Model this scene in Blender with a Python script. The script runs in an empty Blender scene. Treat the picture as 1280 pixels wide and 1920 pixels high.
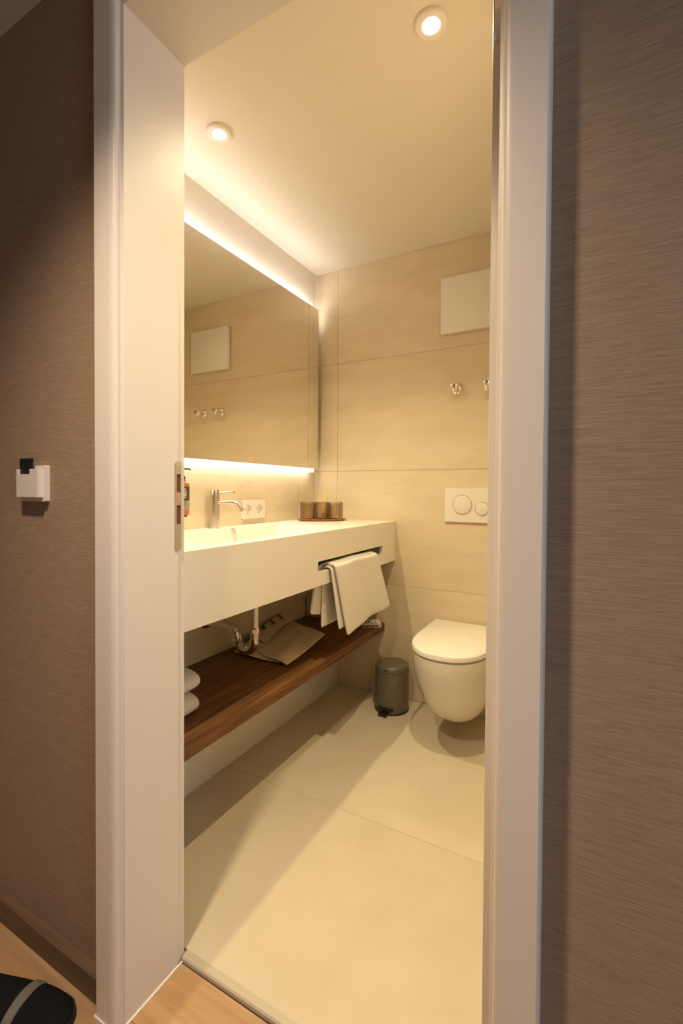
import bpy, bmesh, math, random
from mathutils import Vector, Matrix
random.seed(4)
C = bpy.context.scene.collection
SC = bpy.context.scene

# ------------------------------------------------------------------ camera
H_CAM, F_PX = 1.093, 858.6941
YAW, PIT, ROL = (math.radians(a) for a in (28.378, -0.9561, 0.3674))
fw = Vector((-math.sin(YAW)*math.cos(PIT), math.cos(YAW)*math.cos(PIT), math.sin(PIT)))
rt0 = Vector((math.cos(YAW), math.sin(YAW), 0)); up0 = rt0.cross(fw)
rt = rt0*math.cos(ROL) + up0*math.sin(ROL); up = up0*math.cos(ROL) - rt0*math.sin(ROL)
cam = bpy.data.cameras.new('camera'); cam_o = bpy.data.objects.new('camera', cam); C.objects.link(cam_o)
M4 = Matrix((rt, up, -fw)).transposed().to_4x4(); M4.translation = Vector((0, 0, H_CAM))
cam_o.matrix_world = M4
cam.sensor_fit = 'AUTO'; cam.sensor_width = 36; cam.lens = F_PX/1920*36
cam.shift_x = -9.8692/1920; cam.shift_y = -26.0805/1920
cam.clip_start = .02
SC.camera = cam_o

# ------------------------------------------------------------------ light & exposure
SC.view_settings.view_transform = 'Standard'; SC.view_settings.look = 'None'
SC.view_settings.gamma = 1; SC.view_settings.use_curve_mapping = False
SC.view_settings.exposure = 0.0
W = bpy.data.worlds.new('world'); SC.world = W; W.use_nodes = True
W.node_tree.nodes['Background'].inputs[0].default_value = (.55, .7, 1, 1)
W.node_tree.nodes['Background'].inputs[1].default_value = .6
WARM = (1, .82, .49)              # bathroom lamps
HALLC = (1, .79, .57)             # hallway lamp
P_SPOT, P_HALL, P_WIN = 62, 115, 19
E_LED, E_LED_TOP, E_LENS = 6, 25, 60
def area(name, loc, rot, sx, sy, power, col):
    l = bpy.data.lights.new(name, 'AREA'); l.shape = 'RECTANGLE'; l.size = sx; l.size_y = sy
    l.energy = power; l.color = col
    o = bpy.data.objects.new(name, l); o.location = loc; o.rotation_euler = rot; C.objects.link(o); return o
# daylight through the window at the end of the hallway
area('window_daylight', (2.17, -.45, 1.35), (0, math.pi/2, 0), 1.3, .9, P_WIN, (.62, .80, 1))

# ------------------------------------------------------------------ dimensions
XL, YB, ZC = -1.4041, 2.2231, 2.31          # mirror wall, toilet wall, ceiling
XR = -.09                                   # far right bathroom wall (unseen)
YW, YI = .607, .748                         # hallway face and bathroom face of the door wall
XJ, XJR, ZH = -.8245, -.1095, 2.045          # door opening
ZHC = 2.2167                                # hallway ceiling
F0 = .012                                   # bathroom floor level
XC, ZT, ZB = -.9107, .9346, .7299           # counter front, top, underside
XS, ZS, ZSB = -.9673, .395, .353          # shelf front, top, underside

# ------------------------------------------------------------------ materials
def new_mat(name):
    m = bpy.data.materials.new(name); m.use_nodes = True
    nt = m.node_tree; b = nt.nodes['Principled BSDF']; return m, nt, b
def plain(name, col, rough=.5, metal=0, spec=.5, **kw):
    m, nt, b = new_mat(name)
    b.inputs['Base Color'].default_value = (*col, 1); b.inputs['Roughness'].default_value = rough
    b.inputs['Metallic'].default_value = metal; b.inputs['Specular IOR Level'].default_value = spec
    for k, v in kw.items(): b.inputs[k.replace('_', ' ')].default_value = v
    return m
def noise_mat(name, c1, c2, scale, stretch=(1, 1, 1), rough=.5, bump=0, detail=6, lo=.3, hi=.7, spec=.5,
              extra=None, per_object=0, bump_dist=.002, nrough=.55):
    """two-tone noise in world position, optional second darker streak layer, bump"""
    m, nt, b = new_mat(name); N = nt.nodes; L = nt.links
    g = N.new('ShaderNodeNewGeometry'); mp = N.new('ShaderNodeMapping'); mp.inputs['Scale'].default_value = stretch
    L.new(g.outputs['Position'], mp.inputs['Vector'])
    src = mp.outputs['Vector']
    if per_object:
        oi = N.new('ShaderNodeObjectInfo'); ad = N.new('ShaderNodeVectorMath'); ad.operation = 'ADD'
        sc = N.new('ShaderNodeMath'); sc.operation = 'MULTIPLY'; sc.inputs[1].default_value = 37.0
        L.new(oi.outputs['Random'], sc.inputs[0]); L.new(src, ad.inputs[0]); L.new(sc.outputs[0], ad.inputs[1]); src = ad.outputs[0]
    n = N.new('ShaderNodeTexNoise'); n.inputs['Scale'].default_value = scale; n.inputs['Detail'].default_value = detail
    n.inputs['Roughness'].default_value = nrough
    L.new(src, n.inputs['Vector'])
    r = N.new('ShaderNodeValToRGB'); r.color_ramp.elements[0].position = lo; r.color_ramp.elements[1].position = hi
    r.color_ramp.elements[0].color = (*c1, 1); r.color_ramp.elements[1].color = (*c2, 1)
    L.new(n.outputs['Fac'], r.inputs['Fac'])
    out = r.outputs['Color']
    if extra:
        col, esc, estr, elo, ehi, amt = extra
        mp2 = N.new('ShaderNodeMapping'); mp2.inputs['Scale'].default_value = estr; L.new(g.outputs['Position'], mp2.inputs['Vector'])
        n2 = N.new('ShaderNodeTexNoise'); n2.inputs['Scale'].default_value = esc; n2.inputs['Detail'].default_value = 5
        n2.inputs['Roughness'].default_value = .65
        L.new(mp2.outputs['Vector'], n2.inputs['Vector'])
        mr = N.new('ShaderNodeMapRange'); mr.inputs['From Min'].default_value = elo; mr.inputs['From Max'].default_value = ehi
        mr.inputs['To Max'].default_value = amt; L.new(n2.outputs['Fac'], mr.inputs['Value'])
        mx = N.new('ShaderNodeMix'); mx.data_type = 'RGBA'; L.new(mr.outputs[0], mx.inputs[0])
        L.new(out, mx.inputs[6]); mx.inputs[7].default_value = (*col, 1); out = mx.outputs[2]
    L.new(out, b.inputs['Base Color']); b.inputs['Roughness'].default_value = rough; b.inputs['Specular IOR Level'].default_value = spec
    if bump:
        bp = N.new('ShaderNodeBump'); bp.inputs['Strength'].default_value = bump; bp.inputs['Distance'].default_value = bump_dist
        L.new(n.outputs['Fac'], bp.inputs['Height']); L.new(bp.outputs['Normal'], b.inputs['Normal'])
    return m
def emit(name, col, s):
    m, nt, b = new_mat(name); b.inputs['Base Color'].default_value = (.8, .8, .8, 1)
    b.inputs['Emission Color'].default_value = (*col, 1); b.inputs['Emission Strength'].default_value = s; return m

MT = {}
MT['tile'] = noise_mat('travertine_wall_tile', (.68, .57, .40), (.76, .65, .465), 3.2, (1, 1, 3.5), rough=.42, per_object=1, bump=.04,
                       extra=((.46, .33, .19), 13, (1.0, 1.0, 8), .58, .80, .55), spec=.35)
MT['floortile'] = noise_mat('stone_floor_tile', (.575, .495, .362), (.65, .57, .425), 3.5, (1, 1, 1), rough=.38, per_object=1, bump=.03, spec=.35,
                       extra=((.55, .45, .31), 14, (1, 1, 1), .66, .8, .35))
MT['grout'] = plain('grout', (.60, .49, .35), .85)
MT['plaster'] = plain('ceiling_plaster', (.80, .74, .64), .85, spec=.2)
MT['hallceil'] = plain('hallway_ceiling_paint', (.62, .58, .52), .85, spec=.2)
MT['paper'] = noise_mat('woven_wallpaper', (.255, .178, .120), (.41, .294, .202), 3.0, (9, 9, 300), rough=.72, bump=.35, detail=8, spec=.25,
                        lo=.34, hi=.68, extra=((.21, .14, .085), 2.0, (26, 26, 120), .55, .8, .5), bump_dist=.001, nrough=.7)
MT['lacquer'] = plain('white_lacquer', (.74, .67, .60), .38, spec=.4)
MT['solid'] = plain('white_solid_surface', (.82, .78, .71), .35, spec=.4)
MT['fgrout'] = plain('floor_grout', (.60, .51, .37), .85)
MT['panel'] = plain('white_panel', (.84, .80, .73), .5, spec=.3)
MT['ceramic'] = plain('white_ceramic', (.84, .79, .71), .12, spec=.55, Coat_Weight=.25)
MT['lid'] = plain('white_seat_plastic', (.84, .79, .71), .3, spec=.45)
MT['chrome'] = plain('chrome', (.86, .84, .80), .1, 1)
MT['satin'] = plain('brushed_steel', (.64, .60, .54), .22, 1)
MT['wood'] = noise_mat('dark_oiled_oak', (.085, .038, .014), (.27, .12, .042), 4.0, (16, 1.1, 22), rough=.5, bump=.15, detail=8, spec=.3,
                       extra=((.05, .02, .008), 6, (40, 2, 40), .55, .75, .6))
MT['oak'] = noise_mat('oak_plank', (.36, .21, .10), (.48, .30, .155), 3.0, (1.2, 26, 8), rough=.5, bump=.08, per_object=1, spec=.3, detail=8)
MT['skirt'] = noise_mat('oak_skirting', (.12, .072, .04), (.18, .112, .062), 3.0, (1.5, 30, 30), rough=.5, spec=.3)
MT['towel'] = noise_mat('white_terry', (.74, .70, .63), (.82, .78, .71), 260, rough=.95, bump=.5, spec=.1, bump_dist=.002)
MT['cotton'] = noise_mat('beige_cotton', (.68, .54, .37), (.78, .64, .45), 190, rough=.9, bump=.25, spec=.15)
MT['binpaint'] = plain('taupe_metal_paint', (.17, .14, .098), .40, .12, spec=.45)
MT['black'] = plain('black_plastic', (.012, .011, .010), .4)
MT['greyplastic'] = plain('grey_print', (.45, .42, .38), .5)
MT['whiteplastic'] = plain('white_plastic', (.74, .68, .62), .35)
MT['buttonplate'] = plain('white_plate', (.84, .79, .71), .3)
MT['mirror'] = plain('mirror_glass', (.86, .84, .78), .012, 1)
MT['mirroredge'] = plain('mirror_edge', (.10, .085, .06), .4, .5)
MT['led'] = emit('led_diffuser', (1, .93, .82), E_LED)
MT['ledtop'] = emit('led_top_diffuser', (1, .96, .98), E_LED_TOP)
MT['lens'] = emit('lamp_lens', (1, .93, .84), E_LENS)
MT['trimring'] = plain('lamp_trim_white', (.90, .86, .80), .5)
MT['silicone'] = plain('light_sealant', (.82, .77, .70), .5)
MT['amber'] = plain('amber_liquid_plastic', (.46, .12, .014), .2, spec=.5)
MT['label'] = plain('dark_olive_label', (.055, .05, .028), .6)
MT['labelgrey'] = plain('grey_label', (.30, .27, .20), .6)
MT['offwhite'] = plain('offwhite_print', (.70, .63, .52), .6)
MT['trayw'] = noise_mat('orange_wood', (.30, .115, .032), (.44, .185, .06), 8, (2, 2, 30), rough=.4)
MT['bamboo'] = plain('pale_bamboo', (.72, .55, .20), .5)
MT['bampaper'] = plain('yellow_sleeve', (.74, .44, .06), .55)
MT['sill'] = plain('beige_threshold', (.50, .44, .33), .45)
MT['board'] = plain('cream_cardboard', (.76, .69, .56), .7)
MT['ink'] = plain('black_ink', (.015, .013, .012), .7)
MT['red'] = plain('red_marker', (.45, .05, .03), .4)
MT['shoe'] = plain('black_shoe_fabric', (.008, .009, .010), .9, spec=.15)
MT['shoestripe'] = plain('grey_band', (.16, .14, .115), .8)
MT['rubber'] = plain('dark_sole', (.010, .010, .011), .8)
MT['keeper'] = plain('lock_recess', (.16, .055, .022), .8)
def glass_mat():
    """thin tinted glass: transparent sheet that absorbs more at grazing angles, with a glossy reflection"""
    m = bpy.data.materials.new('smoked_ribbed_glass'); m.use_nodes = True
    nt = m.node_tree; N = nt.nodes; L = nt.links; N.remove(N['Principled BSDF'])
    lw = N.new('ShaderNodeLayerWeight'); lw.inputs['Blend'].default_value = .35
    r = N.new('ShaderNodeValToRGB'); r.color_ramp.elements[0].color = (.86, .79, .69, 1); r.color_ramp.elements[1].color = (.40, .31, .21, 1)
    r.color_ramp.elements[0].position = .15; r.color_ramp.elements[1].position = .85
    L.new(lw.outputs['Facing'], r.inputs['Fac'])
    t = N.new('ShaderNodeBsdfTransparent'); L.new(r.outputs['Color'], t.inputs['Color'])
    g = N.new('ShaderNodeBsdfGlossy'); g.inputs['Roughness'].default_value = .08
    f = N.new('ShaderNodeFresnel'); f.inputs['IOR'].default_value = 1.45
    mx = N.new('ShaderNodeMixShader'); L.new(f.outputs[0], mx.inputs[0]); L.new(t.outputs[0], mx.inputs[1]); L.new(g.outputs[0], mx.inputs[2])
    L.new(mx.outputs[0], N['Material Output'].inputs['Surface'])
    return m
MT['glass'] = glass_mat()

# ------------------------------------------------------------------ helpers
def link_mesh(name, bm, mat, parent=None, smooth=None, kind=None):
    me = bpy.data.meshes.new(name); bmesh.ops.recalc_face_normals(bm, faces=bm.faces[:]); bm.to_mesh(me); bm.free()
    o = bpy.data.objects.new(name, me); C.objects.link(o)
    if mat: me.materials.append(MT[mat] if isinstance(mat, str) else mat)
    if parent:
        o.parent = parent; o.matrix_parent_inverse = Matrix.Translation(-parent.location) if parent.type == 'EMPTY' else Matrix.Identity(4)
    if smooth is not None:
        for p in me.polygons: p.use_smooth = True
        if smooth > 0: me.set_sharp_from_angle(angle=math.radians(smooth))
    if kind: o['kind'] = kind
    return o
def tag(o, label=None, cat=None, group=None, kind=None):
    for k, v in (('label', label), ('category', cat), ('group', group), ('kind', kind)):
        if v: o[k] = v
    return o
def thing(name, loc, label=None, cat=None, group=None, kind=None):
    o = bpy.data.objects.new(name, None); o.location = loc; o.empty_display_size = .05; C.objects.link(o)
    return tag(o, label, cat, group, kind)
def bx(bm, x0, x1, y0, y1, z0, z1, bev=0):
    vs = [bm.verts.new((x, y, z)) for x in (x0, x1) for y in (y0, y1) for z in (z0, z1)]
    fs = [bm.faces.new([vs[i] for i in q]) for q in ((0, 1, 3, 2), (4, 6, 7, 5), (0, 4, 5, 1), (2, 3, 7, 6), (0, 2, 6, 4), (1, 5, 7, 3))]
    if bev:
        es = {e for f in fs for e in f.edges}
        bmesh.ops.bevel(bm, geom=list(es), offset=bev, segments=2, profile=.5, affect='EDGES')
    return bm
def box(name, x0, x1, y0, y1, z0, z1, mat, parent=None, bev=0, kind=None, smooth=None):
    return link_mesh(name, bx(bmesh.new(), x0, x1, y0, y1, z0, z1, bev), mat, parent, smooth if smooth is not None else (40 if bev else None), kind)
def lathe_bm(prof, n=32, axis='z', origin=(0, 0, 0), bm=None, caps=True, rfun=None):
    bm = bm or bmesh.new(); rings = []
    o = Vector(origin)
    for r, t in prof:
        ring = []
        for k in range(n):
            a = 2*math.pi*k/n; rr = r*(rfun(a, t) if rfun else 1)
            c, s = rr*math.cos(a), rr*math.sin(a)
            v = {'z': (c, s, t), 'x': (t, c, s), 'y': (c, t, s)}[axis]
            ring.append(bm.verts.new(o + Vector(v)))
        rings.append(ring)
    for a, b in zip(rings, rings[1:]):
        for k in range(n): bm.faces.new((a[k], a[(k+1) % n], b[(k+1) % n], b[k]))
    if caps:
        if prof[0][0] > 1e-6: bm.faces.new(rings[0][::-1])
        if prof[-1][0] > 1e-6: bm.faces.new(rings[-1])
    return bm
def tube_bm(pts, r, n=16, bm=None, caps=True):
    bm = bm or bmesh.new(); pts = [Vector(p) for p in pts]; rings = []
    rs = r if isinstance(r, (list, tuple)) else [r]*len(pts)
    d0 = (pts[1]-pts[0]).normalized(); ref = Vector((0, 0, 1)) if abs(d0.z) < .9 else Vector((1, 0, 0))
    u = d0.cross(ref).normalized()
    for i, p in enumerate(pts):
        d = (pts[min(i+1, len(pts)-1)] - pts[max(i-1, 0)]).normalized()
        u = (u - d*u.dot(d)).normalized(); w = d.cross(u)
        rings.append([bm.verts.new(p + (u*math.cos(2*math.pi*k/n) + w*math.sin(2*math.pi*k/n))*rs[i]) for k in range(n)])
    for a, b in zip(rings, rings[1:]):
        for k in range(n): bm.faces.new((a[k], a[(k+1) % n], b[(k+1) % n], b[k]))
    if caps: bm.faces.new(rings[0][::-1]); bm.faces.new(rings[-1])
    return bm
def plate_bm(outer, holes, mapf, t0, t1, bm=None):
    """flat plate with holes: 2D loops (a,b) mapped by mapf(a,b,t), extruded from t0 to t1"""
    bm = bm or bmesh.new()
    layers = []
    for t in (t0, t1):
        loops, edges = [], []
        for lp in [outer]+holes:
            vs = [bm.verts.new(mapf(a, b, t)) for a, b in lp]; loops.append(vs)
            edges += [bm.edges.new((vs[i], vs[(i+1) % len(vs)])) for i in range(len(vs))]
        bmesh.ops.triangle_fill(bm, use_beauty=True, use_dissolve=False, edges=edges)
        layers.append(loops)
    for l0, l1 in zip(*layers):
        for i in range(len(l0)):
            j = (i+1) % len(l0); bm.faces.new((l0[i], l0[j], l1[j], l1[i]))
    return bm
def rrect(a0, a1, b0, b1, r, n=5):
    out = []
    for cx, cy, s in ((a1-r, b1-r, 0), (a0+r, b1-r, 90), (a0+r, b0+r, 180), (a1-r, b0+r, 270)):
        for k in range(n+1):
            t = math.radians(s+90*k/n); out.append((cx+r*math.cos(t), cy+r*math.sin(t)))
    return out
def loft_bm(loops, cap0=True, cap1=True, bm=None):
    bm = bm or bmesh.new(); R = [[bm.verts.new(p) for p in lp] for lp in loops]; n = len(R[0])
    for a, b in zip(R, R[1:]):
        for k in range(n): bm.faces.new((a[k], a[(k+1) % n], b[(k+1) % n], b[k]))
    if cap0: bm.faces.new(R[0][::-1])
    if cap1: bm.faces.new(R[-1])
    return bm
def subsurf(o, lv=2):
    m = o.modifiers.new('subsurf', 'SUBSURF'); m.levels = lv; m.render_levels = lv; return o
def arc(c, r, a0, a1, n, plane='xz', other=0):
    out = []
    for k in range(n+1):
        t = math.radians(a0+(a1-a0)*k/n); p, q = c[0]+r*math.cos(t), c[1]+r*math.sin(t)
        out.append({'xz': (p, other, q), 'xy': (p, q, other), 'yz': (other, p, q)}[plane])
    return out

# ------------------------------------------------------------------ structure: bathroom shell
def tiled(wall, cells, mapf, mat='tile', gap=.0006, depth=.006):
    """cells: (a0,a1,b0,b1); mapf(a,b,t): t=0 back, t=depth face. each tile an object of its own"""
    for a0, a1, b0, b1 in cells:
        bm = bmesh.new()
        A0, A1, B0, B1 = a0+gap, a1-gap, b0+gap, b1-gap
        e = .0006
        loops = [[mapf(a, b, t) for a, b in ((A0+i, B0+i), (A1-i, B0+i), (A1-i, B1-i), (A0+i, B1-i))] for i, t in ((0, 0), (0, depth-e), (e, depth))]
        loft_bm(loops, True, True, bm)
        link_mesh('tile', bm, mat, wall)
rows = [(F0, .60), (.60, 1.20), (1.20, 1.795), (1.795, ZC)]
wb = box('wall_back', XL-.15, XR+.15, YB+.006, YB+.12, -.05, ZC+.1, 'grout', kind='structure')
tiled(wb, [(a0, a1, z0, z1) for z0, z1 in rows for a0, a1 in ((XL, -1.262), (-1.262, XR))], lambda a, b, t: (a, YB+.006-t, b))
wl = box('wall_left', XL-.12, XL-.006, YI, YB+.006, -.05, ZC+.1, 'grout', kind='structure')
tiled(wl, [(a0, a1, z0, z1) for z0, z1 in rows[:3]+[(1.795, 2.055)] for a0, a1 in ((YI, .85), (.85, 2.05), (2.05, YB))], lambda a, b, t: (XL-.006+t, a, b))
box('plaster_band', XL-.006, XL, YI, YB, 2.0555, ZC, 'plaster', wl)
wr = box('wall_right', XR+.006, XR+.12, YI, YB+.006, -.05, ZC+.1, 'grout', kind='structure')
tiled(wr, [(a0, a1, z0, z1) for z0, z1 in rows for a0, a1 in ((YI, 1.4), (1.4, YB))], lambda a, b, t: (XR+.006-t, a, b))
box('ceiling', XL-.1, XR+.1, YI-.14, YB+.1, ZC, ZC+.1, 'plaster', kind='structure')
fl = box('floor', XL-.1, XR+.1, YI, YB+.1, -.06, F0-.006, 'fgrout', kind='structure')
tiled(fl, [(x0, x1, y0, y1) for x0, x1 in ((XL, -1.31), (-1.31, XR)) for y0, y1 in ((YI+.008, 1.345), (1.345, YB))],
      lambda a, b, t: (a, b, F0-.006+t), 'floortile')
box('trim_1', XL, XL+.005, YB-.005, YB, ZT, ZC, 'silicone', kind='structure')      # corner joint
# ------------------------------------------------------------------ structure: hallway
wf = box('wall_front', -3.2, XJ-.012, YW, YI, -.05, ZC+.1, 'paper', kind='structure')
box('wall_front', XJR+.012, 2.3, YW, YI, -.05, ZC+.1, 'paper', kind='structure')
box('wall_front', XJ-.012, XJR+.012, YW, YI, ZH+.012, ZC+.1, 'paper', kind='structure')
box('wall_hallway', -3.2, 2.3, -1.42, -1.3, -.05, ZHC+.2, 'paper', kind='structure')
box('wall_hallway_end', -3.3, -3.18, -1.4, YI, -.05, ZHC+.2, 'paper', kind='structure')
for y0, y1, z0, z1 in ((-1.4, -1.0, -.05, 2.4), (.1, YI, -.05, 2.4), (-1.0, .1, -.05, .7), (-1.0, .1, 2.05, 2.4)):
    box('wall_window_side', 2.18, 2.3, y0, y1, z0, z1, 'paper', kind='structure')
wn = thing('window_1', (2.24, -.45, .7), kind='structure')
for y0, y1, z0, z1 in ((-1.0, -.95, .7, 2.05), (.05, .1, .7, 2.05), (-.95, .05, .7, .75), (-.95, .05, 2.0, 2.05), (-.47, -.43, .75, 2.0)):
    box('window_frame', 2.21, 2.27, y0, y1, z0, z1, 'lacquer', wn)
box('ceiling', -3.3, 2.3, -1.42, YW+.05, ZHC, ZHC+.09, 'hallceil', kind='structure')
fh = box('floor', -3.3, 2.3, -1.42, YI-.001, -.06, -.006, 'grout', kind='structure')
ys = [.736, .605, .405, .205, .005, -.195, -.395, -.595, -.795, -.995, -1.195, -1.30]
k = 0
for y1, y0 in zip(ys, ys[1:]):
    xs = [-3.18, -2.35+.5*((k*37) % 5)/5, -.45+.35*((k*23+1) % 7)/7 if k > 1 else .3+.2*k, 1.4, 2.18]
    for x0, x1 in zip(xs, xs[1:]):
        if y1 > YW+.01: x0, x1 = max(x0, XJ), min(x1, XJR)
        if x1-x0 < .05: continue
        box('plank', x0+.0006, x1-.0006, y0+.0006, y1-.0006, -.006, 0, 'oak', fh)
    k += 1
# skirting boards either side of the door
UC, UCR = .070, .0592            # casing widths left / right
for nm, x0, x1 in (('baseboard_left', -3.18, XJ-UC-.001), ('baseboard_right', XJR+UCR+.001, 2.18)):
    bm = plate_bm([(YW, 0), (YW, .058), (.592, .058), (.588, .054), (.588, 0)], [], lambda a, b, t: (t, a, b), x0, x1)
    link_mesh(nm, bm, 'skirt', kind='structure')
# ------------------------------------------------------------------ door frame
door = thing('door_1', ((XJ+XJR)/2, YW, 0), kind='structure')
YCF = .575
prof = [(UC, YW), (UC, YCF+.003), (UC-.003, YCF), (.022, YCF)]
for q in range(1, 7):
    t = math.radians(90*q/6); prof.append((.022-.015*math.sin(t), YCF+.009-.009*math.cos(t)))
prof += [(.0065, .5895), (.005, .5915), (.001, .5925)]
prof += [(0, .5935), (0, .7265), (.004, .7265), (.004, YI), (UC*.6, YI), (UC*.6, YW+.02), (.011, YW+.02), (.011, YW)]
def P3(seg, u, y):
    return {0: (XJ-u, y, -.004), 1: (XJ-u, y, ZH+u), 2: (XJR+u*UCR/UC, y, ZH+u), 3: (XJR+u*UCR/UC, y, -.004)}[seg]
# jamb + casing sections as one folded profile each: left, head, right
for nm, a, b in (('jamb', 0, 1), ('head_jamb', 1, 2), ('jamb', 2, 3)):
    bm = bmesh.new()
    va = [bm.verts.new(P3(a, *p)) for p in prof[:-4]]; vb = [bm.verts.new(P3(b, *p)) for p in prof[:-4]]
    for i in range(len(va)-1): bm.faces.new((va[i], va[i+1], vb[i+1], vb[i]))
    link_mesh(nm, bm, 'lacquer', door, smooth=30)
# foot joint of the frame (light sealant line on the floor)
bm = bx(bmesh.new(), XJ-.0005, XJ+.003, .592, .738, 0, .003)
bx(bm, XJ-UC-.002, XJ-.018, YCF-.003, YCF+.002, 0, .003)
link_mesh('sealant', bm, 'silicone', door)
# threshold strip
bm = plate_bm([(.738, 0), (.738, .009), (.741, F0+.0005), (.757, F0+.0012), (.757, 0)], [], lambda a, b, t: (t, a, b), XJ, XJR)
link_mesh('threshold', bm, 'sill', door)
# strike plate with two lock recesses
sp = thing('strike_plate', (XJ, .733, 1.053))
sp.parent = door; sp.matrix_parent_inverse = Matrix.Translation(-door.location)
mapx = lambda a, b, t: (XJ+t, a, b)
bm = plate_bm(rrect(.7185, .7345, .955, 1.156, .0055, 5), [[(.7215, 1.086), (.7325, 1.086), (.7325, 1.127), (.7215, 1.127)][::-1],
                                                          [(.7215, 1.015), (.7325, 1.015), (.7325, 1.057), (.7215, 1.057)][::-1]], mapx, .0003, .0022)
# (kept as direct parts of the door frame so that nesting stays shallow)
bpy.data.objects.remove(sp)
spo = link_mesh('strike_plate', bm, 'satin', door); spo['label'] = 'satin metal strike plate with two dark recesses'
for z0, z1 in ((1.086, 1.127), (1.015, 1.057)):
    o = box('lock_recess', XJ+.0001, XJ+.0009, .7215, .7325, z0, z1, 'keeper', spo)
for z in (1.146, 1.071, .965):
    o = link_mesh('screw', lathe_bm([(0, .0031), (.002, .003), (.003, .0022)], 12, 'x', (XJ, .7265, z)), 'chrome', spo)

# door leaf, opened flat along the right bathroom wall
leaf = box('door_leaf', -.1505, -.1105, .7535, 1.432, .020, 2.036, 'lacquer', door, bev=.0015)
for z in (.10, 1.80):
    bm = bx(bmesh.new(), -.1475, -.116, .7515, .7535, z, z+.085, .0004)
    lathe_bm([(0, z-.002), (.0045, z-.002), (.0045, z+.087), (0, z+.087)], 14, 'z', (-.1155, .7505, 0), bm)
    link_mesh('hinge', bm, 'chrome', leaf, smooth=40)
bm = tube_bm([(-.1505, 1.375, 1.045), (-.195, 1.375, 1.045)], .009, 14); tube_bm([(-.192, 1.383, 1.045), (-.192, 1.255, 1.045)], .009, 14, bm)
lathe_bm([(.026, -.1503), (.026, -.157), (.024, -.1585), (0, -.1585)], 24, 'x', (0, 1.375, 1.045), bm)
link_mesh('door_handle', bm, 'satin', leaf, smooth=45)
# ------------------------------------------------------------------ hallway lamp (recessed, above the doorway, out of frame)
def downlight(name, x, y, z, label, cat, group, power, col, r=.0425, size=129, blend=1.0, lensmat='lens', srad=.014):
    t = thing(name, (x, y, z), label, cat, group)
    link_mesh('trim_ring', lathe_bm([(r, 0), (r, -.006), (r-.004, -.010), (r*.62, -.0105), (r*.46, -.007), (r*.40, -.0035)], 40, 'z', (x, y, z), caps=False), 'trimring', t, smooth=50)
    link_mesh('lens', lathe_bm([(0, -.0060), (r*.25, -.0056), (r*.40, -.004)], 32, 'z', (x, y, z), caps=False), lensmat, t, smooth=0)
    l = bpy.data.lights.new('lamp', 'SPOT'); l.energy = power; l.color = col; l.spot_size = math.radians(size); l.spot_blend = blend; l.shadow_soft_size = srad
    o = bpy.data.objects.new('lamp', l); C.objects.link(o); o.location = (x, y, z-.030)
    o.parent = t; o.matrix_parent_inverse = Matrix.Translation(-t.location)
    return t
downlight('ceiling_light', -.60, .025, ZHC, 'recessed downlight in the hallway ceiling in front of the bathroom door', 'lamp', None, P_HALL, HALLC, size=122, blend=.95, srad=.055)
# ------------------------------------------------------------------ bathroom lamps
downlight('ceiling_light', -.389, 1.165, ZC, 'white recessed downlight in the middle of the bathroom ceiling', 'lamp', 'bathroom downlights', P_SPOT, WARM)
downlight('ceiling_light', -1.14, 1.18, ZC, 'white recessed downlight on the ceiling near the mirror wall', 'lamp', 'bathroom downlights', P_SPOT, WARM)

# ------------------------------------------------------------------ mirror with light strips
YM0, YM1, ZM0, ZM1, XM = .80, 2.174, 1.2117, 2.0923, XL+.045
mir = thing('wall_mirror', (XL, (YM0+YM1)/2, ZM0), 'large frameless mirror with glowing strips above and below on the left wall', 'mirror')
box('glass', XM-.004, XM, YM0, YM1, ZM0, ZM1, 'mirror', mir)
bm = bx(bmesh.new(), XM-.0055, XM-.0042, YM0, YM1-.0005, ZM0+.0005, ZM1-.0005)
bx(bm, XL+.001, XM-.0055, YM0+.03, YM1-.05, ZM0+.03, ZM1-.05)
bx(bm, XM-.0055, XM-.0002, YM1+.0001, YM1+.0012, ZM0, ZM1)
link_mesh('backing', bm, 'mirroredge', mir)
o = box('light_strip', XL+.012, XM-.004, YM0, 2.142, ZM0-.0185, ZM0, 'led', mir, bev=.002); o['label'] = 'glowing white strip along the lower edge'
o = box('light_strip', XL+.026, XM-.008, YM0, 2.165, ZM1-.024, ZM1-.006, 'ledtop', mir); o['label'] = 'hidden glowing strip behind the upper edge'

# ------------------------------------------------------------------ washbasin counter
van = thing('washbasin_counter', (-1.15, 1.5, ZB), 'long white wall-hung washbasin counter with a towel slot in its front', 'washbasin')
Y0V, Y1V = .765, YB-.001
BA = (1.01, 1.765, -1.315, -.968)      # basin rim: y0 y1 x0 x1
def yx(a, b, t): return (b, a, t)
bm = plate_bm([(Y0V, XL+.001), (Y1V, XL+.001), (Y1V, XC), (Y0V, XC)], [rrect(BA[0], BA[1], BA[2], BA[3], .03, 5)[::-1]], yx, ZT-.016, ZT)
link_mesh('countertop', bm, 'solid', van)
YSL, ZSL = (1.462, 2.062), (.7835, .8235)
bm = plate_bm([(Y0V, ZB), (Y1V, ZB), (Y1V, ZT-.016), (Y0V, ZT-.016)], [rrect(YSL[0], YSL[1], ZSL[0], ZSL[1], .007, 4)[::-1]],
              lambda a, b, t: (t, a, b), XC-.018, XC)
link_mesh('front_panel', bm, 'solid', van)
bm = bx(bmesh.new(), XL+.001, -1.02, Y0V, Y1V, ZB, ZB+.012)
bx(bm, XL+.001, XC-.018, Y0V, Y0V+.018, ZB+.012, ZT-.016)
bx(bm, XL+.001, XC-.018, Y1V-.012, Y1V, ZB+.0, ZT-.016)
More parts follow.
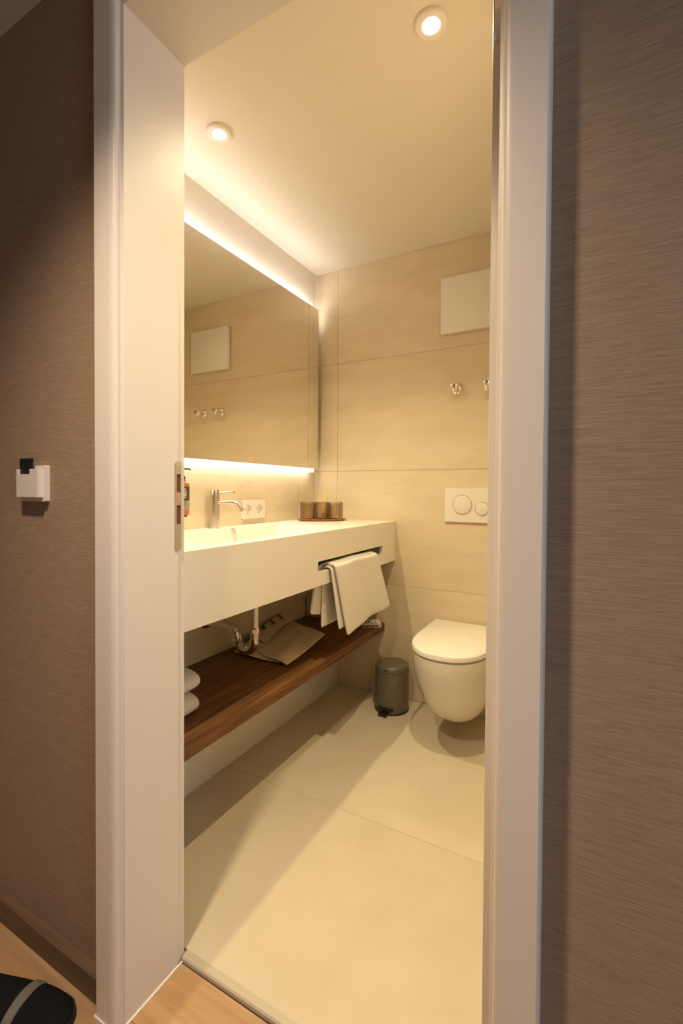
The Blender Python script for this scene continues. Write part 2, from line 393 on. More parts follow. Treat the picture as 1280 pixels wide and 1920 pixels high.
link_mesh('underside', bm, 'panel', van)
loops = []
for inset, z, ex in ((0, ZT, 0), (.002, ZT-.004, 0), (.010, ZT-.045, .02), (.028, ZT-.078, .07), (.06, ZT-.090, .12), (.12, ZT-.094, .16)):
    lp = rrect(BA[0]+inset+ex, BA[1]-inset-ex, BA[2]+inset, BA[3]-inset, max(.03-.0*inset, .012), 5)
    loops.append([(b, a, z) for a, b in lp])
bs = link_mesh('basin', loft_bm(loops, False, True), 'solid', van, smooth=40)
link_mesh('drain', lathe_bm([(.031, 0), (.031, .003), (.027, .006), (0, .007)], 28, 'z', (-1.14, 1.385, ZT-.094)), 'chrome', bs, smooth=40)

# faucet
FX, FY = -1.362, 1.388
fa = thing('faucet', (FX, FY, ZT), 'brushed steel single-lever basin mixer standing on the counter', 'faucet')
link_mesh('body', lathe_bm([(.0215, 0), (.0195, .002), (.0195, .122), (.0187, .1225), (.0187, .1240), (.0195, .1245), (.0195, .155), (.0185, .1565), (0, .1567)], 32, 'z', (FX, FY, ZT)), 'satin', fa, smooth=40)
dirs = Vector((.93, .36, 0)).normalized()
def along(d, h): return tuple(Vector((FX, FY, ZT+h)) + dirs*d)
pts = [along(.012, .106), along(.045, .106), along(.074, .106), along(.086, .1045), along(.097, .100), along(.106, .092), along(.113, .082), along(.119, .072)]
link_mesh('spout', tube_bm(pts, [.0085]*7+[.009], 16), 'satin', fa, smooth=45)
bm = tube_bm([along(.012, .146), along(.080, .148)], .0042, 12); tube_bm([along(.078, .148), along(.084, .148)], .0075, 16, bm)
link_mesh('lever', bm, 'satin', fa, smooth=45)

# double socket on the mirror wall
so = thing('wall_socket', (XL, 1.673, 1.003), 'white double power socket on the wall behind the counter', 'socket')
mapw = lambda a, b, t: (XL+t, a, b)
cs = [(1.634, 1.003), (1.712, 1.003)]
circ = lambda c, r, n=28: [(c[0]+r*math.cos(2*math.pi*k/n), c[1]+r*math.sin(2*math.pi*k/n)) for k in range(n)]
link_mesh('cover_plate', plate_bm(rrect(1.594, 1.754, .960, 1.047, .005), [circ(c, .021)[::-1] for c in cs], mapw, 0, .011), 'whiteplastic', so)
for c in cs:
    s = link_mesh('socket_cup', lathe_bm([(.0208, .010), (.0200, .003), (0, .0028)], 28, 'x', (XL, c[0], c[1]), caps=False), 'whiteplastic', so, smooth=40)
    for dy in (-.0095, .0095):
        link_mesh('contact_hole', lathe_bm([(.0026, .0030), (.0026, .0036), (0, .0037)], 10, 'x', (XL, c[0]+dy, c[1]), caps=False), 'black', s)
    for dz in (-.0185, .0185): box('earth_clip', XL+.003, XL+.009, c[0]-.002, c[0]+.002, c[1]+dz-.0015, c[1]+dz+.0015, 'satin', s)

# wall-mounted soap bottle, half hidden by the jamb
SX, SY = XL+.058, 1.210
sb = thing('soap_dispenser', (SX, SY, .995), 'amber pump bottle with dark label on the mirror wall next to the door jamb', 'bottle')
R = .0225
link_mesh('bottle', lathe_bm([(0, .998), (R*.9, .998), (R, 1.002), (R, 1.108), (R*.92, 1.116), (R*.45, 1.124), (R*.42, 1.130), (0, 1.130)], 32, 'z', (SX, SY, 0)), 'amber', sb, smooth=40)
lb = link_mesh('label', lathe_bm([(R+.0006, 1.052), (R+.0006, 1.103)], 32, 'z', (SX, SY, 0), caps=False), 'label', sb, smooth=0)
link_mesh('label', lathe_bm([(R+.0006, 1.018), (R+.0006, 1.050)], 32, 'z', (SX, SY, 0), caps=False), 'labelgrey', sb, smooth=0)
def on_bottle(a, z, off=.0012): return (SX+(R+off)*math.cos(a), SY+(R+off)*math.sin(a), z)
bm = bmesh.new()                        # oval emblem and the small print lines
n = 20; A0 = math.radians(-28); ov = [on_bottle(A0+.30*math.cos(2*math.pi*k/n), 1.079+.0185*math.sin(2*math.pi*k/n)) for k in range(n)]
oi = [on_bottle(A0+.24*math.cos(2*math.pi*k/n), 1.079+.0150*math.sin(2*math.pi*k/n)) for k in range(n)]
va = [bm.verts.new(p) for p in ov]; vb = [bm.verts.new(p) for p in oi]
for q in range(n): bm.faces.new((va[q], va[(q+1) % n], vb[(q+1) % n], vb[q]))
link_mesh('emblem', bm, 'offwhite', sb); bm = bmesh.new()
def lab_quad(a0, a1, z0, z1):
    vs = [bm.verts.new(on_bottle(a, z)) for a, z in ((a0, z0), (a1, z0), (a1, z1), (a0, z1))]; bm.faces.new(vs)
for z0, z1, w in ((1.069, 1.0725, .17), (1.0745, 1.077, .19), (1.079, 1.081, .19)): lab_quad(A0-w, A0+w, z0, z1)
lab_quad(A0-.03, A0+.03, 1.083, 1.091); lab_quad(A0-.09, A0+.09, 1.0845, 1.0865)
lab_quad(A0-.8, A0+.8, 1.0495, 1.0515); link_mesh('pale_print', bm, 'offwhite', sb)
bm = bmesh.new()
for z in (1.043, 1.039, 1.035, 1.0275): lab_quad(A0-.28, A0+.22, z, z+.0016)
link_mesh('print_lines', bm, 'label', sb)
bm = lathe_bm([(.0085, 1.128), (.0085, 1.140), (.006, 1.143), (.0035, 1.144), (.0035, 1.166), (.0065, 1.167), (.0065, 1.171), (0, 1.172)], 18, 'z', (SX, SY, 0))
tube_bm([(SX, SY, 1.169), (SX+.020, SY+.010, 1.169), (SX+.026, SY+.0125, 1.166)], .003, 10, bm)
link_mesh('pump', bm, 'black', sb, smooth=40)
bm = bx(bmesh.new(), XL, XL+.004, SY-.016, SY+.016, .990, 1.06); bx(bm, XL, SX+.010, SY-.010, SY+.010, .991, .9975)
link_mesh('bracket', bm, 'black', sb)

# tray with two inverted glasses and a glass holding a bamboo toothbrush
TX, TY = -1.24, 2.028; ta = Vector((.19, .16, 0)).normalized(); tb = Vector((-ta.y, ta.x, 0))
def T(a, b, z): return tuple(Vector((TX, TY, ZT+z)) + ta*a + tb*b)
def leaf(s, z, n=40):
    lp = []
    for q in range(n):
        t = 2*math.pi*q/n; c, sn = math.cos(t), math.sin(t)
        lp.append(T(s*.133*math.copysign(abs(c)**.9, c), s*.056*math.copysign(abs(sn)**1.25, sn)*1.0, z))
    return lp
tr = link_mesh('tray', loft_bm([leaf(.80, 0), leaf(.97, .007), leaf(1, .011), leaf(.97, .0115), leaf(.88, .0065)]), 'trayw', smooth=40)
tag(tr, 'pointed orange-brown wooden tray on the corner of the counter', 'tray')
def tumbler(a, b, inverted, label):
    o = Vector(T(a, b, .0067)); Rg, Hg = .0362, .090
    rf = lambda ang, t: 1 + .018*math.cos(36*ang)
    pr = [(0, 0), (Rg*.90, 0), (Rg*.98, .004), (Rg, .012), (Rg, Hg-.002), (Rg-.001, Hg), (Rg-.003, Hg-.001), (Rg-.0032, .012), (Rg-.006, .008), (0, .0075)]
    if inverted: pr = [(r, Hg-z) for r, z in pr]
    g = link_mesh('drinking_glass', lathe_bm(pr, 144, 'z', o, caps=False, rfun=rf), 'glass', smooth=50)
    tag(g, label, 'glass', 'ribbed smoked glasses on the tray'); return o
tumbler(-.076, -.004, True, 'smoked ribbed glass upside down at the left end of the wooden tray')
om = tumbler(.0, .020, False, 'smoked ribbed glass holding a toothbrush in the middle of the tray')
tumbler(.070, -.004, True, 'smoked ribbed glass upside down at the right end of the wooden tray')
b0 = om + Vector((.004, .004, .010)); b1 = Vector(T(.030, .030, .152)) ; d = (b1-b0).normalized(); sd = d.cross(Vector((0.55, -0.83, 0))).normalized(); nd = d.cross(sd)
tbx = thing('toothbrush', b0, 'pale bamboo toothbrush leaning in the middle glass', 'toothbrush')
def strip(p0, p1, w0, w1, th, mat, name):
    lps = []
    for f, w in ((0, w0*.8), (.06, w0), (.5, (w0+w1)/2*.9), (.94, w1), (1, w1*.7)):
        p = p0.lerp(p1, f); lps.append([tuple(p+sd*(w*x)+nd*(th*y)) for x, y in ((-1, -.6), (-.6, -1), (.6, -1), (1, -.6), (1, .6), (.6, 1), (-.6, 1), (-1, .6))])
    return link_mesh(name, loft_bm(lps), mat, tbx, smooth=50)
strip(b0, b1, .0095, .0090, .003, 'bamboo', 'handle')
strip(b0+Vector((0, 0, .001)), b0.lerp(b1, .52), .0165, .0165, .0065, 'bampaper', 'paper_sleeve')
link_mesh('hanging_hole', lathe_bm([(0, -.0036), (.0024, -.0036), (.0024, .0036), (0, .0036)], 12, 'z', (0, 0, 0)), 'ink', tbx)
hh = tbx.children[-1]; hh.matrix_parent_inverse = Matrix.Identity(4)
hh.matrix_local = Matrix.Translation(b0.lerp(b1, .955)-tbx.location) @ nd.to_track_quat('Z', 'Y').to_matrix().to_4x4()

# ------------------------------------------------------------------ towel over the bar of the counter
tw = thing('hand_towel', (XC, 1.75, .52), 'white terry towel hanging over the bar of the counter front', 'towel')
def towel_sheet(y_top, y_bot, xin, xout, zin, zout, zt, thick, wav, yb_top, yb_bot, name):
    """profile over the bar: back drop (x=xin) to zin, up over zt, front drop to zout"""
    bm = bmesh.new(); prof = []
    for q in range(9): f = q/8; prof.append((xin-.010*(1-f), zin+(zt-.012-zin)*f, 'b', 1-f))
    cx = (xin+xout)/2; rx = (xout-xin)/2
    for q in range(1, 8): t = math.pi*(1-q/8); prof.append((cx+rx*math.cos(t), zt-.012+.012*math.sin(t), 't', 0))
    for q in range(13): f = q/12; prof.append((xout+.012*f, zt-.012+(zout-zt+.012)*f, 'f', f))
    NY = 22; G = []
    for (x, z, s, f) in prof:
        yt = y_top; yb = y_bot if s == 'f' else (yb_bot if s == 'b' else y_top)
        row = []
        for j in range(NY+1):
            g = j/NY
            y0 = yt[0]+(yb[0]-yt[0])*f; y1 = yt[1]+(yb[1]-yt[1])*f
            if s == 'b': y0 = yb_top[0]+(yb_bot[0]-yb_top[0])*f; y1 = yb_top[1]+(yb_bot[1]-yb_top[1])*f
            y = y0+(y1-y0)*g
            dx = wav*(.25+f)*(math.sin(g*7.5+.6)*.55+math.sin(g*15+2)*.25)
            if s == 'f': dx += -.006*math.exp(-((g-.40)/.045)**2)*(1-.75*f)
            sag = (.010*math.sin(g*math.pi)*f if s == 'f' else 0)
            zz = z + (.050*max(0, 1-g*1.6)**1.5*f if s == 'b' and name == 'outer_fold' else 0) - (.024*(1-g)*f if s == 'f' else 0) + sag*.3 - (.004*math.sin(g*9) if s == 't' else 0)*.4
            row.append(bm.verts.new((x+dx, y, zz)))
        G.append(row)
    for a, b in zip(G, G[1:]):
        for j in range(NY): bm.faces.new((a[j], a[j+1], b[j+1], b[j]))
    o = link_mesh(name, bm, 'towel', tw, smooth=0)
    m = o.modifiers.new('solid', 'SOLIDIFY'); m.thickness = thick; m.offset = 0
    subsurf(o, 2); return o
towel_sheet((1.545, 1.940), (1.615, 2.055), XC-.042, XC+.025, .565, .532, .804, .014, .012, (1.515, 1.93), (1.475, 1.93), 'outer_fold')
towel_sheet((1.535, 1.930), (1.578, 1.99), XC-.0285, XC+.0125, .545, .562, .794, .008, .003, (1.540, 1.92), (1.545, 1.92), 'inner_fold')
# ------------------------------------------------------------------ siphon under the basin
PX, PY = -1.15, 1.385
si = thing('drain_siphon', (PX, PY, .45), 'chrome drain siphon below the counter in front of the tiled wall', 'siphon')
rp = .0165; cxT = PX-.0435
link_mesh('tailpiece', tube_bm([(PX, PY, ZB-.001), (PX, PY, .54)], rp, 24), 'chrome', si, smooth=45)
def nut(x, z0, z1, r=.0215):
    return link_mesh('coupling_nut', lathe_bm([(rp, z0), (r, z0+.001), (r, z1-.004), (r*.93, z1-.001), (rp, z1)], 10, 'z', (x, PY, 0), caps=False), 'chrome', si, smooth=20)
nut(PX, .540, .562); nut(PX-.087, .478, .506, .023)
bend = [(PX, PY, .556), (PX, PY, .512)] + arc((cxT, .508), .0435, 0, -180, 14, 'xz', PY) + [(PX-.087, PY, .509), (PX-.087, PY, .512)]
link_mesh('trap_bend', tube_bm(bend, .018, 24), 'chrome', si, smooth=45)
arm = [(PX-.087, PY, .485)] + arc((PX-.087-.045, .503), .045, 0, 90, 10, 'xz', PY) + [(PX-.2, PY, .5485), (XL+.004, PY, .549)]
link_mesh('wall_arm', tube_bm(arm, rp, 24), 'chrome', si, smooth=45)
link_mesh('wall_flange', lathe_bm([(rp, .014), (.024, .012), (.032, .004), (.033, 0)], 28, 'x', (XL, PY, .549), caps=False), 'chrome', si, smooth=40)

# ------------------------------------------------------------------ wooden shelf and white box below
sh = box('wooden_shelf', XL+.001, XS, Y0V, YB-.001, ZSB, ZS, 'wood', bev=.0025)
tag(sh, 'thick dark oak shelf running along the wall under the washbasin counter', 'shelf')
pn = box('plinth_box', XL+.001, -1.2489, Y0V, YB-.002, F0, ZSB, 'panel', bev=.0015)
tag(pn, 'white boxed-in plinth panel below the oak shelf', 'panel')

# cotton pouch on the shelf
bag = thing('cotton_pouch', (-1.16, 1.62, ZS), 'beige cotton laundry pouch with a folded flap lying on the shelf', 'bag')
def cloth(name, corners, dz, nx=16, ny=16, lump=.01, th=.003, seed=0, edge=.004):
    """bilinear patch between 4 corners (A,B,C,D round the rim), puffed up by lump, closed underneath"""
    rnd = random.Random(seed); ph = [rnd.uniform(0, 6) for _ in range(6)]
    bm = bmesh.new(); A, B, Cc, D = [Vector(c) for c in corners]; G = []
    for i in range(nx+1):
        u = i/nx; row = []
        for j in range(ny+1):
            v = j/ny; p = (A*(1-u)+B*u)*(1-v)+(D*(1-u)+Cc*u)*v
            puff = (16*u*(1-u)*v*(1-v))**.6
            w = math.sin(5*u+3*v+ph[0])*.35+math.sin(9*v-4*u+ph[1])*.25+math.sin(13*u+ph[2])*.12
            p.z += dz + lump*puff*(1+.6*w) + edge*(math.sin(7*u+ph[3])*math.sin(6*v+ph[4]))*(1-puff)
            p.x += .004*math.sin(6*v+ph[5]); p.z = max(p.z, ZS+.002); row.append(bm.verts.new(p))
        G.append(row)
    for a, b in zip(G, G[1:]):
        for j in range(ny): bm.faces.new((a[j], a[j+1], b[j+1], b[j]))
    o = link_mesh(name, bm, 'cotton', bag, smooth=0)
    m = o.modifiers.new('solid', 'SOLIDIFY'); m.thickness = th; m.offset = 1; subsurf(o, 1); return o
zb = ZS
lower = cloth('pouch_body', [(-1.335, 1.465, zb+.012), (-1.10, 1.475, zb+.004), (-1.15, 1.84, zb+.004), (-1.392, 1.86, zb+.045)], 0, lump=.012, seed=3)
flap = cloth('pouch_flap', [(-1.232, 1.502, zb+.014), (-1.046, 1.456, zb+.006), (-1.105, 1.852, zb+.010), (-1.342, 1.895, zb+.034)], .005, lump=.022, seed=5)
back = cloth('pouch_neck', [(-1.365, 1.60, zb+.036), (-1.255, 1.58, zb+.030), (-1.325, 1.90, zb+.044), (-1.393, 1.925, zb+.072)], .004, lump=.008, seed=8)
# printed marks near the fold (strokes of ink lying on the cloth)
def mark(cx, cy, cz, strokes, s=.02):
    bm = bmesh.new()
    ax = Vector((.30, .92, .10)).normalized(); ay = Vector((-.80, .22, .42)).normalized(); nrm = ax.cross(ay)
    for x0, y0, x1, y1 in strokes:
        p, q = Vector((cx, cy, cz))+ax*(x0*s)+ay*(y0*s), Vector((cx, cy, cz))+ax*(x1*s)+ay*(y1*s)
        dd = (q-p).normalized(); sdv = dd.cross(nrm).normalized()*.0016
        lo = [bm.verts.new(v) for v in (p-sdv, p+sdv, q+sdv, q-sdv)]; hi = [bm.verts.new(v.co+nrm*.0012) for v in lo]
        bm.faces.new(lo[::-1]); bm.faces.new(hi)
        for i in range(4): bm.faces.new((lo[i], lo[(i+1) % 4], hi[(i+1) % 4], hi[i]))
    link_mesh('printed_mark', bm, 'ink', bag)
star = [(-.8, 0, .8, 0), (0, -1, 0, 1), (-.6, .6, -.15, .15), (.6, .6, .15, .15), (-.6, -.6, -.15, -.15), (.6, -.6, .15, -.15)]
MARKS = [(star, -1.347, 1.684), ([(-.9, .5, .9, .5), (0, 1, 0, -.9), (-.1, .3, -.8, -.6), (.1, .3, .8, -.6)], -1.345, 1.752), ([(-.3, -1, -.5, 1), (-.5, 1, .4, .8), (.3, .7, .2, -1), (-.4, 0, .3, 0)], -1.357, 1.835)]
from mathutils.bvhtree import BVHTree
bpy.context.view_layer.update()
trees = []
for ob in (lower, flap, back):
    ev = ob.evaluated_get(bpy.context.evaluated_depsgraph_get()); trees.append((BVHTree.FromObject(ob, bpy.context.evaluated_depsgraph_get()), ob.matrix_world.copy()))
def surf_z(x, y):
    best = ZS
    for tr_, mw in trees:
        inv = mw.inverted(); h = tr_.ray_cast(inv @ Vector((x, y, 1.0)), Vector((0, 0, -1)))
        if h[0] is not None: best = max(best, (mw @ h[0]).z)
    return best
for st, x, y in MARKS: mark(x, y, surf_z(x, y)+.0045, st, .0175)

# tissue box behind the towel
tbx2 = thing('tissue_box', (-1.34, 2.165, ZS), 'cream tissue box in the back corner of the shelf behind the towel', 'box')
bx0, bx1, by0, by1 = XL+.003, -1.275, 2.118, 2.216
bm = loft_bm([[(x, y, z) for x, y in rrect(bx0+i, bx1-i, by0+i, by1-i, .014, 5)] for i, z in ((.004, ZS+.0005), (0, ZS+.006), (0, ZS+.105), (.004, ZS+.110))])
link_mesh('carton', bm, 'board', tbx2, smooth=40)
bm = bmesh.new()
for q in range(6): bx(bm, bx0+.014+q*.019, bx0+.0152+q*.019, by0-.0008, by0+.0004, ZS+.010, ZS+.0355)
for q in range(3): bx(bm, bx0+.014, bx0+.1102, by0-.0008, by0+.0004, ZS+.0105+q*.012, ZS+.0115+q*.012)
link_mesh('grid_print', bm, 'greyplastic', tbx2)
link_mesh('slot', plate_bm(rrect(bx0+.04, bx1-.03, by0+.03, by1-.03, .01), [], lambda a, b, t: (a, b, t), ZS+.1098, ZS+.1106), 'ink', tbx2)
link_mesh('dark_mark', bx(bmesh.new(), bx0+.040, bx0+.062, by0-.0008, by0+.0004, ZS+.092, ZS+.103), 'ink', tbx2)

# small printed carton at the end of the shelf
def small_carton():
    t = thing('soap_carton', (-1.0, 2.14, ZS), 'small flat cream carton with black print at the end of the oak shelf', 'box')
    ax = Vector((.83, .56, 0)).normalized(); ay = Vector((-ax.y, ax.x, 0)); c = Vector((-1.003, 2.140, ZS))
    def loc(bm):
        for v in bm.verts: v.co = c + ax*v.co.x + ay*v.co.y + Vector((0, 0, v.co.z))
        return bm
    link_mesh('carton', loc(bx(bmesh.new(), -.055, .042, -.042, .042, .0005, .020, .0015)), 'board', t, smooth=40)
    bm = bmesh.new()
    for x0, x1, y0, y1 in ((-.02, -.012, -.012, .012), (.012, .022, -.006, .004), (.0, .006, .012, .024), (-.036, -.03, -.024, .02), (.02, .03, .016, .022)):
        bx(bm, x0, x1, y0, y1, .0198, .0206)
    for q in range(6): bx(bm, -.050+q*.013, -.042+q*.013, -.0426, -.0418, .005, .014)
    link_mesh('black_print', loc(bm), 'ink', t)
small_carton()

# two rolled towels stacked on the shelf by the door
def roll(z, dy, tilt, label):
    lps = []; n = 36
    Hh = .0345
    for f, s in ((0, .25), (.008, .5), (.03, .78), (.07, .94), (.13, 1), (.5, 1.02), (.90, 1), (.945, .96), (.975, .84), (.993, .62), (1, .35)):
        y = .765 + dy + (1.034-.765)*f
        lp = []
        for q in range(n):
            t = 2*math.pi*q/n; c, sn = math.cos(t), math.sin(t)
            px = .15*math.copysign(abs(c)**.55, c); pz = Hh*math.copysign(abs(sn)**.75, sn)
            e = s if abs(s) < 1.05 else 1
            lp.append((-1.213+px*(.62+.38*e)+.004*math.sin(9*f+q*.3), y, z+Hh+pz*e+tilt*(px+.15)+tilt*.2*(f-.5)))
        lps.append(lp)
    o = link_mesh('rolled_towel', loft_bm(lps), 'towel', smooth=0); subsurf(o, 1)
    tag(o, label, 'towel', 'folded white towels on the shelf by the door'); return o
roll(ZS+.001, 0, 0, 'white folded towel lying directly on the shelf behind the door jamb')
roll(ZS+.071, .004, .0, 'white folded towel on top of the other one beside the door jamb')

# ------------------------------------------------------------------ toilet
TCX, TYF, THW = -.520, 1.712, .168
to = thing('toilet', (TCX, 2.0, .11), 'white wall-hung toilet with closed lid on the back wall', 'toilet')
def dshape(hw, yf, yb, backw=.99, n=44, e=2.25):
    pts = []; ymid = yf + (yb-yf)*.48
    for q in range(n+1):                                     # front half: superellipse from +x round to -x
        t = math.pi*q/n; c, s = math.cos(t), math.sin(t)
        pts.append((TCX+hw*math.copysign(abs(c)**(2/e), c), ymid-(ymid-yf)*abs(s)**(2/e)))
    for f in (.25, .5, .75, 1): pts.append((TCX-hw*(1-(1-backw)*f*f), ymid+(yb-ymid)*f))
    for f in (1, .75, .5, .25): pts.append((TCX+hw*(1-(1-backw)*f*f), ymid+(yb-ymid)*f))
    return pts
def lp(hw, yf, yb, z, **k): return [(x, y, z) for x, y in dshape(hw, yf, yb, **k)]
yb_l = YB-.018
link_mesh('lid', loft_bm([lp(THW-.003, TYF+.003, yb_l, .4365), lp(THW, TYF, yb_l, .4385), lp(THW, TYF, yb_l, .4535), lp(THW-.002, TYF+.002, yb_l-.002, .4575), lp(THW-.008, TYF+.009, yb_l-.008, .4605)]), 'lid', to, smooth=40)
link_mesh('seat', loft_bm([lp(THW-.006, TYF+.006, yb_l, .428), lp(THW-.006, TYF+.006, yb_l, .4365)]), 'greyplastic', to, smooth=40)
ybk = YB-.001
sec = [(.428, THW-.002, TYF+.002), (.418, THW-.001, TYF+.003), (.38, THW-.002, TYF+.008), (.33, THW-.007, TYF+.021), (.28, THW-.014, TYF+.042), (.23, THW-.025, TYF+.072), (.18, THW-.041, TYF+.112),
       (.145, THW-.058, TYF+.150), (.122, THW-.076, TYF+.185), (.108, THW-.100, TYF+.222), (.104, THW-.125, TYF+.255)]
link_mesh('bowl', loft_bm([lp(hw, yf, ybk, z, backw=.93) for z, hw, yf in sec][::-1]), 'ceramic', to, smooth=50)

# flush plate
fp = thing('flush_plate', (-.523, YB, .943), 'white dual flush plate with two chrome ringed buttons above the toilet', 'flush plate')
mapb = lambda a, b, t: (a, YB-t, b)
link_mesh('plate', plate_bm(rrect(-.646, -.400, .943, 1.107, .003), [], mapb, 0, .011), 'buttonplate', fp)
for cx, cz, r in ((-.560, 1.029, .0475), (-.4665, 1.011, .0335)):
    link_mesh('button', lathe_bm([(r-.003, 0), (r-.003, -.0145), (r-.0045, -.0150), (0, -.0150)], 48, 'y', (cx, YB-.0, cz), caps=False), 'buttonplate', fp, smooth=40)
    link_mesh('chrome_ring', lathe_bm([(r, -.0105), (r, -.0135), (r-.001, -.0148), (r-.0026, -.0148), (r-.003, -.0135), (r-.003, -.0105)], 48, 'y', (cx, YB, cz), caps=False), 'chrome', fp, smooth=40)

# access panel high on the wall
ap = thing('access_panel', (-.512, YB, 1.859), 'white square access panel high on the tiled back wall', 'panel')
box('door_leaf', -.672, -.352, YB-.028, YB-.008, 1.859, 2.128, 'panel', ap, bev=.002)
box('frame', -.662, -.362, YB-.010, YB, 1.869, 2.118, 'panel', ap)

# two chrome stop valves
def valve(x, z, label, dot):
    t = thing('stop_valve', (x, YB, z), label, 'valve', 'chrome stop valves on the back wall')
    k = 1.22
    L = lambda pr: [(r*k, q*k) for r, q in pr]
    link_mesh('rosette', lathe_bm(L([(.0275, 0), (.0272, -.004), (.0245, -.012), (.018, -.018), (.0105, -.021), (0, -.0215)]), 36, 'y', (x, YB, z), caps=False), 'chrome', t, smooth=0)
    link_mesh('neck', lathe_bm(L([(.0095, -.019), (.0085, -.036)]), 24, 'y', (x, YB, z), caps=False), 'chrome', t, smooth=0)
    rf = lambda a, tt: 1+.17*math.cos(3*(a+math.pi/2))
    h = link_mesh('handle', lathe_bm(L([(.0085, -.032), (.0165, -.034), (.0178, -.039), (.0168, -.052), (.013, -.0565), (0, -.0575)]), 48, 'y', (x, YB, z), caps=False, rfun=rf), 'chrome', t, smooth=0)
    link_mesh('marker', lathe_bm([(.0052, -.0696), (.0052, -.0716), (0, -.072)], 16, 'y', (x, YB, z+.006), caps=False), dot, h, smooth=40)
valve(-.592, 1.590, 'chrome stop valve with a red dot below the access panel', 'red')
valve(-.440, 1.590, 'chrome stop valve with a dark dot partly behind the right door jamb', 'ink')

# ------------------------------------------------------------------ pedal bin
BX, BY = -.872, 2.10
bn = thing('pedal_bin', (BX, BY, F0), 'small taupe pedal bin with black foot pedal between shelf and toilet', 'bin')
Rb = .0825
bi = lambda pr: [(r, z+F0) for r, z in pr]
link_mesh('body', lathe_bm(bi([(Rb-.002, .006), (Rb, .010), (Rb, .190), (Rb+.002, .192), (Rb+.002, .197), (Rb-.002, .199), (0, .199)]), 56, 'z', (BX, BY, 0)), 'binpaint', bn, smooth=40)
link_mesh('base_ring', lathe_bm(bi([(Rb-.002, 0), (Rb+.002, .001), (Rb+.0025, .008), (Rb, .011), (Rb-.004, .012)]), 56, 'z', (BX, BY, 0)), 'black', bn, smooth=40)
ld = link_mesh('lid', lathe_bm(bi([(Rb-.003, .1995), (Rb-.0005, .2015), (Rb-.0005, .217), (Rb-.004, .2245), (Rb-.012, .2295), (Rb*.6, .2335), (Rb*.3, .235), (0, .2355)]), 56, 'z', (BX, BY, 0)), 'binpaint', bn, smooth=50)
pa = math.atan2(-1.0, -.04); pd = Vector((math.cos(pa), math.sin(pa), 0)); ps = Vector((-pd.y, pd.x, 0))
def Pb(r, s, z): return tuple(Vector((BX, BY, F0+z)) + pd*r + ps*s)
def pbox(bm, r0, r1, s0, s1, z0, z1, bev=.002):
    vs = [bm.verts.new(Pb(r, s, z)) for r in (r0, r1) for s in (s0, s1) for z in (z0, z1)]
    fs = [bm.faces.new([vs[i] for i in q]) for q in ((0, 1, 3, 2), (4, 6, 7, 5), (0, 4, 5, 1), (2, 3, 7, 6), (0, 2, 6, 4), (1, 5, 7, 3))]
    if bev: bmesh.ops.bevel(bm, geom=list({e for f in fs for e in f.edges}), offset=bev, segments=2, affect='EDGES')
bm = bmesh.new()                                             # curved dark housing + projecting foot bar
lps = []
for s, e in ((-.042, .5), (-.038, .9), (-.02, 1), (0, 1), (.02, 1), (.038, .9), (.042, .5)):
    r = math.sqrt((Rb+.003)**2-s*s); lps.append([Pb(r-.008, s, .026-.008*e), Pb(r+.0015, s, .026-.009*e), Pb(r+.0015, s, .026+.009*e), Pb(r-.008, s, .026+.009*e)])
loft_bm(lps, True, True, bm)
pdl = link_mesh('pedal_housing', bm, 'black', bn, smooth=50)
bm = bmesh.new(); pbox(bm, Rb-.01, Rb+.026, -.019, .019, .004, .014); pbox(bm, Rb+.018, Rb+.030, -.021, .021, .0035, .019)
link_mesh('pedal', bm, 'black', bn, smooth=40)
bm = bmesh.new(); pbox(bm, Rb-.0022, Rb+.0012, -.0105, .0105, .2025, .2165, 0); badge = link_mesh('badge', bm, 'black', ld)
badge['label'] = 'black square maker badge'
bm = bmesh.new()
for s0, s1, z0, z1 in ((-.008, -.0045, .204, .213), (-.004, .001, .204, .2055), (-.004, .001, .209, .2105), (-.0005, .001, .204, .2105), (.003, .0075, .204, .2055), (.003, .0075, .209, .2105), (.003, .0042, .204, .2105), (.0063, .0075, .204, .2105)):
    pbox(bm, Rb+.001, Rb+.0016, s0, s1, z0, z1, 0)
link_mesh('badge_print', bm, 'greyplastic', ld)

# ------------------------------------------------------------------ key card switch in the hallway
kc = thing('key_card_switch', (-1.165, YW, 1.063), 'white key card holder on the wallpapered hallway wall', 'switch')
mapf = lambda a, b, t: (a, YW-t, b)
link_mesh('back_plate', plate_bm(rrect(-1.2086, -1.1095, 1.0630, 1.1460, .003), [], mapf, 0, .012), 'whiteplastic', kc)
bm = plate_bm([(-1.2047, 1.0730), (-1.1154, 1.0730), (-1.1154, 1.1380), (-1.1482, 1.1380), (-1.1482, 1.1260), (-1.1957, 1.1260), (-1.1957, 1.1380), (-1.2047, 1.1380)], [], mapf, .0121, .024)
link_mesh('card_pocket', bm, 'whiteplastic', kc)
kcard = link_mesh('key_card', plate_bm([(-1.1948, 1.1265), (-1.1491, 1.1265), (-1.1491, 1.1385), (-1.1452, 1.1385), (-1.1452, 1.1630), (-1.1967, 1.1630), (-1.1967, 1.1385), (-1.1948, 1.1385)], [], lambda a, b, t: (a, YW-t, b), .0165, .0205), 'black')
tag(kcard, 'black key card sticking out of the white wall holder', 'card')

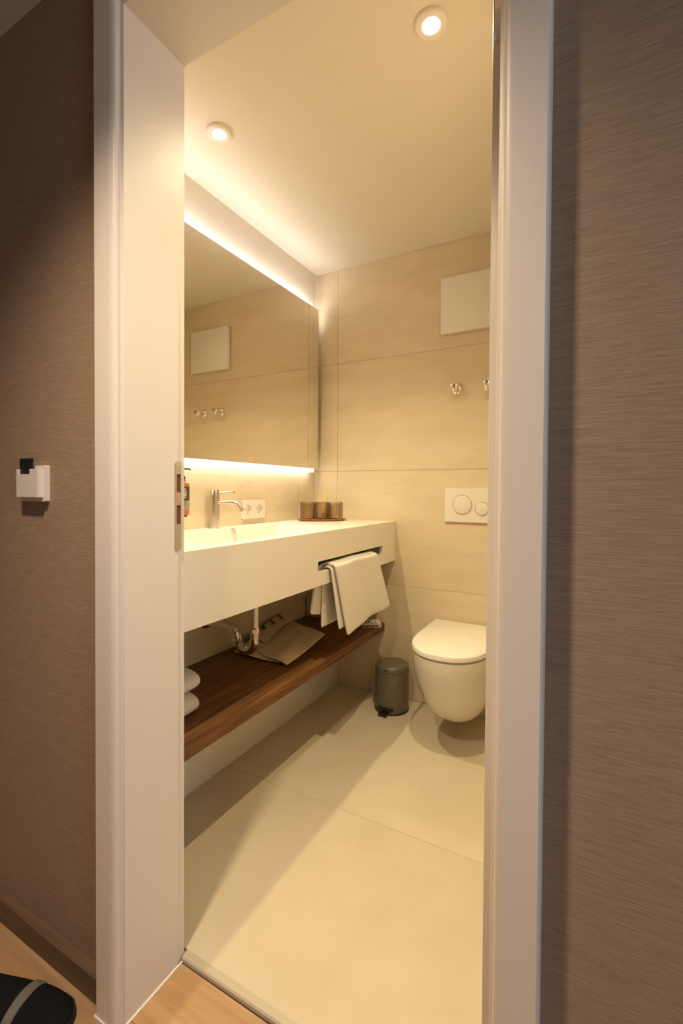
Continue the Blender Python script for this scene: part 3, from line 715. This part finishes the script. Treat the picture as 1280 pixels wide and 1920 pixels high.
# ------------------------------------------------------------------ black shoe on the hallway floor
shoe = thing('shoe', (-1.05, .48, 0), 'black shoe with a grey band lying by the hallway skirting board', 'shoe')
sa = Vector((.93, .37, 0)).normalized(); sn_ = Vector((-sa.y, sa.x, 0)); S0 = Vector((-.918, .537, 0))      # toe tip
def S(a, b, z): return tuple(S0 - sa*a + sn_*b + Vector((0, 0, z)))
def shoe_outline(a):  # half width along the shoe from the toe
    tab = [(0, 0), (.006, .020), (.02, .033), (.045, .043), (.08, .048), (.12, .047), (.17, .040), (.22, .036), (.25, .034), (.272, .024), (.28, 0)]
    for (x0, w0), (x1, w1) in zip(tab, tab[1:]):
        if a <= x1: return w0+(w1-w0)*(a-x0)/(x1-x0)
    return 0
def shoe_h(a):
    tab = [(0, .026), (.02, .038), (.06, .047), (.11, .058), (.16, .072), (.22, .084), (.28, .085)]
    for (x0, w0), (x1, w1) in zip(tab, tab[1:]):
        if a <= x1: return w0+(w1-w0)*(a-x0)/(x1-x0)
    return .09
aa = [.001, .004, .010, .02, .035, .055, .08, .105, .13, .16, .19, .22, .245, .262, .273, .279]
bm = bmesh.new(); lps = []
for a in aa:
    w = shoe_outline(a); h = shoe_h(a)
    lps.append([S(a, w*math.cos(t), .016+(h-.016)*max(0, math.sin(t))**.8) for t in [math.pi*k/14 for k in range(15)]])
loft_bm(lps, True, True, bm); up_ = link_mesh('upper', bm, 'shoe', shoe, smooth=50)
bm = bmesh.new(); lps = []
for a in aa:
    w = shoe_outline(a)+.003
    lps.append([S(a-.002, w*x, z) for x, z in ((1, .002), (1.02, .012), (.98, .020), (-.98, .020), (-1.02, .012), (-1, .002))])
loft_bm(lps, True, True, bm); link_mesh('sole', bm, 'rubber', shoe, smooth=50)
bm = bmesh.new(); lps = []
for a, off in ((.092, .0), (.095, .0025), (.109, .0025), (.112, .0)):
    w = shoe_outline(a); h = shoe_h(a)
    lps.append([S(a+.006*(k-7)/7, (w+off)*math.cos(t), .016+(h-.016+off)*max(0, math.sin(t))**.8) for k, t in enumerate([math.pi*(.12+.76*q/14) for q in range(15)])])
for l0, l1 in zip(lps, lps[1:]):
    v0 = [bm.verts.new(p) for p in l0]; v1 = [bm.verts.new(p) for p in l1]
    for i in range(14): bm.faces.new((v0[i], v0[i+1], v1[i+1], v1[i]))
link_mesh('band', bm, 'shoestripe', shoe, smooth=50)
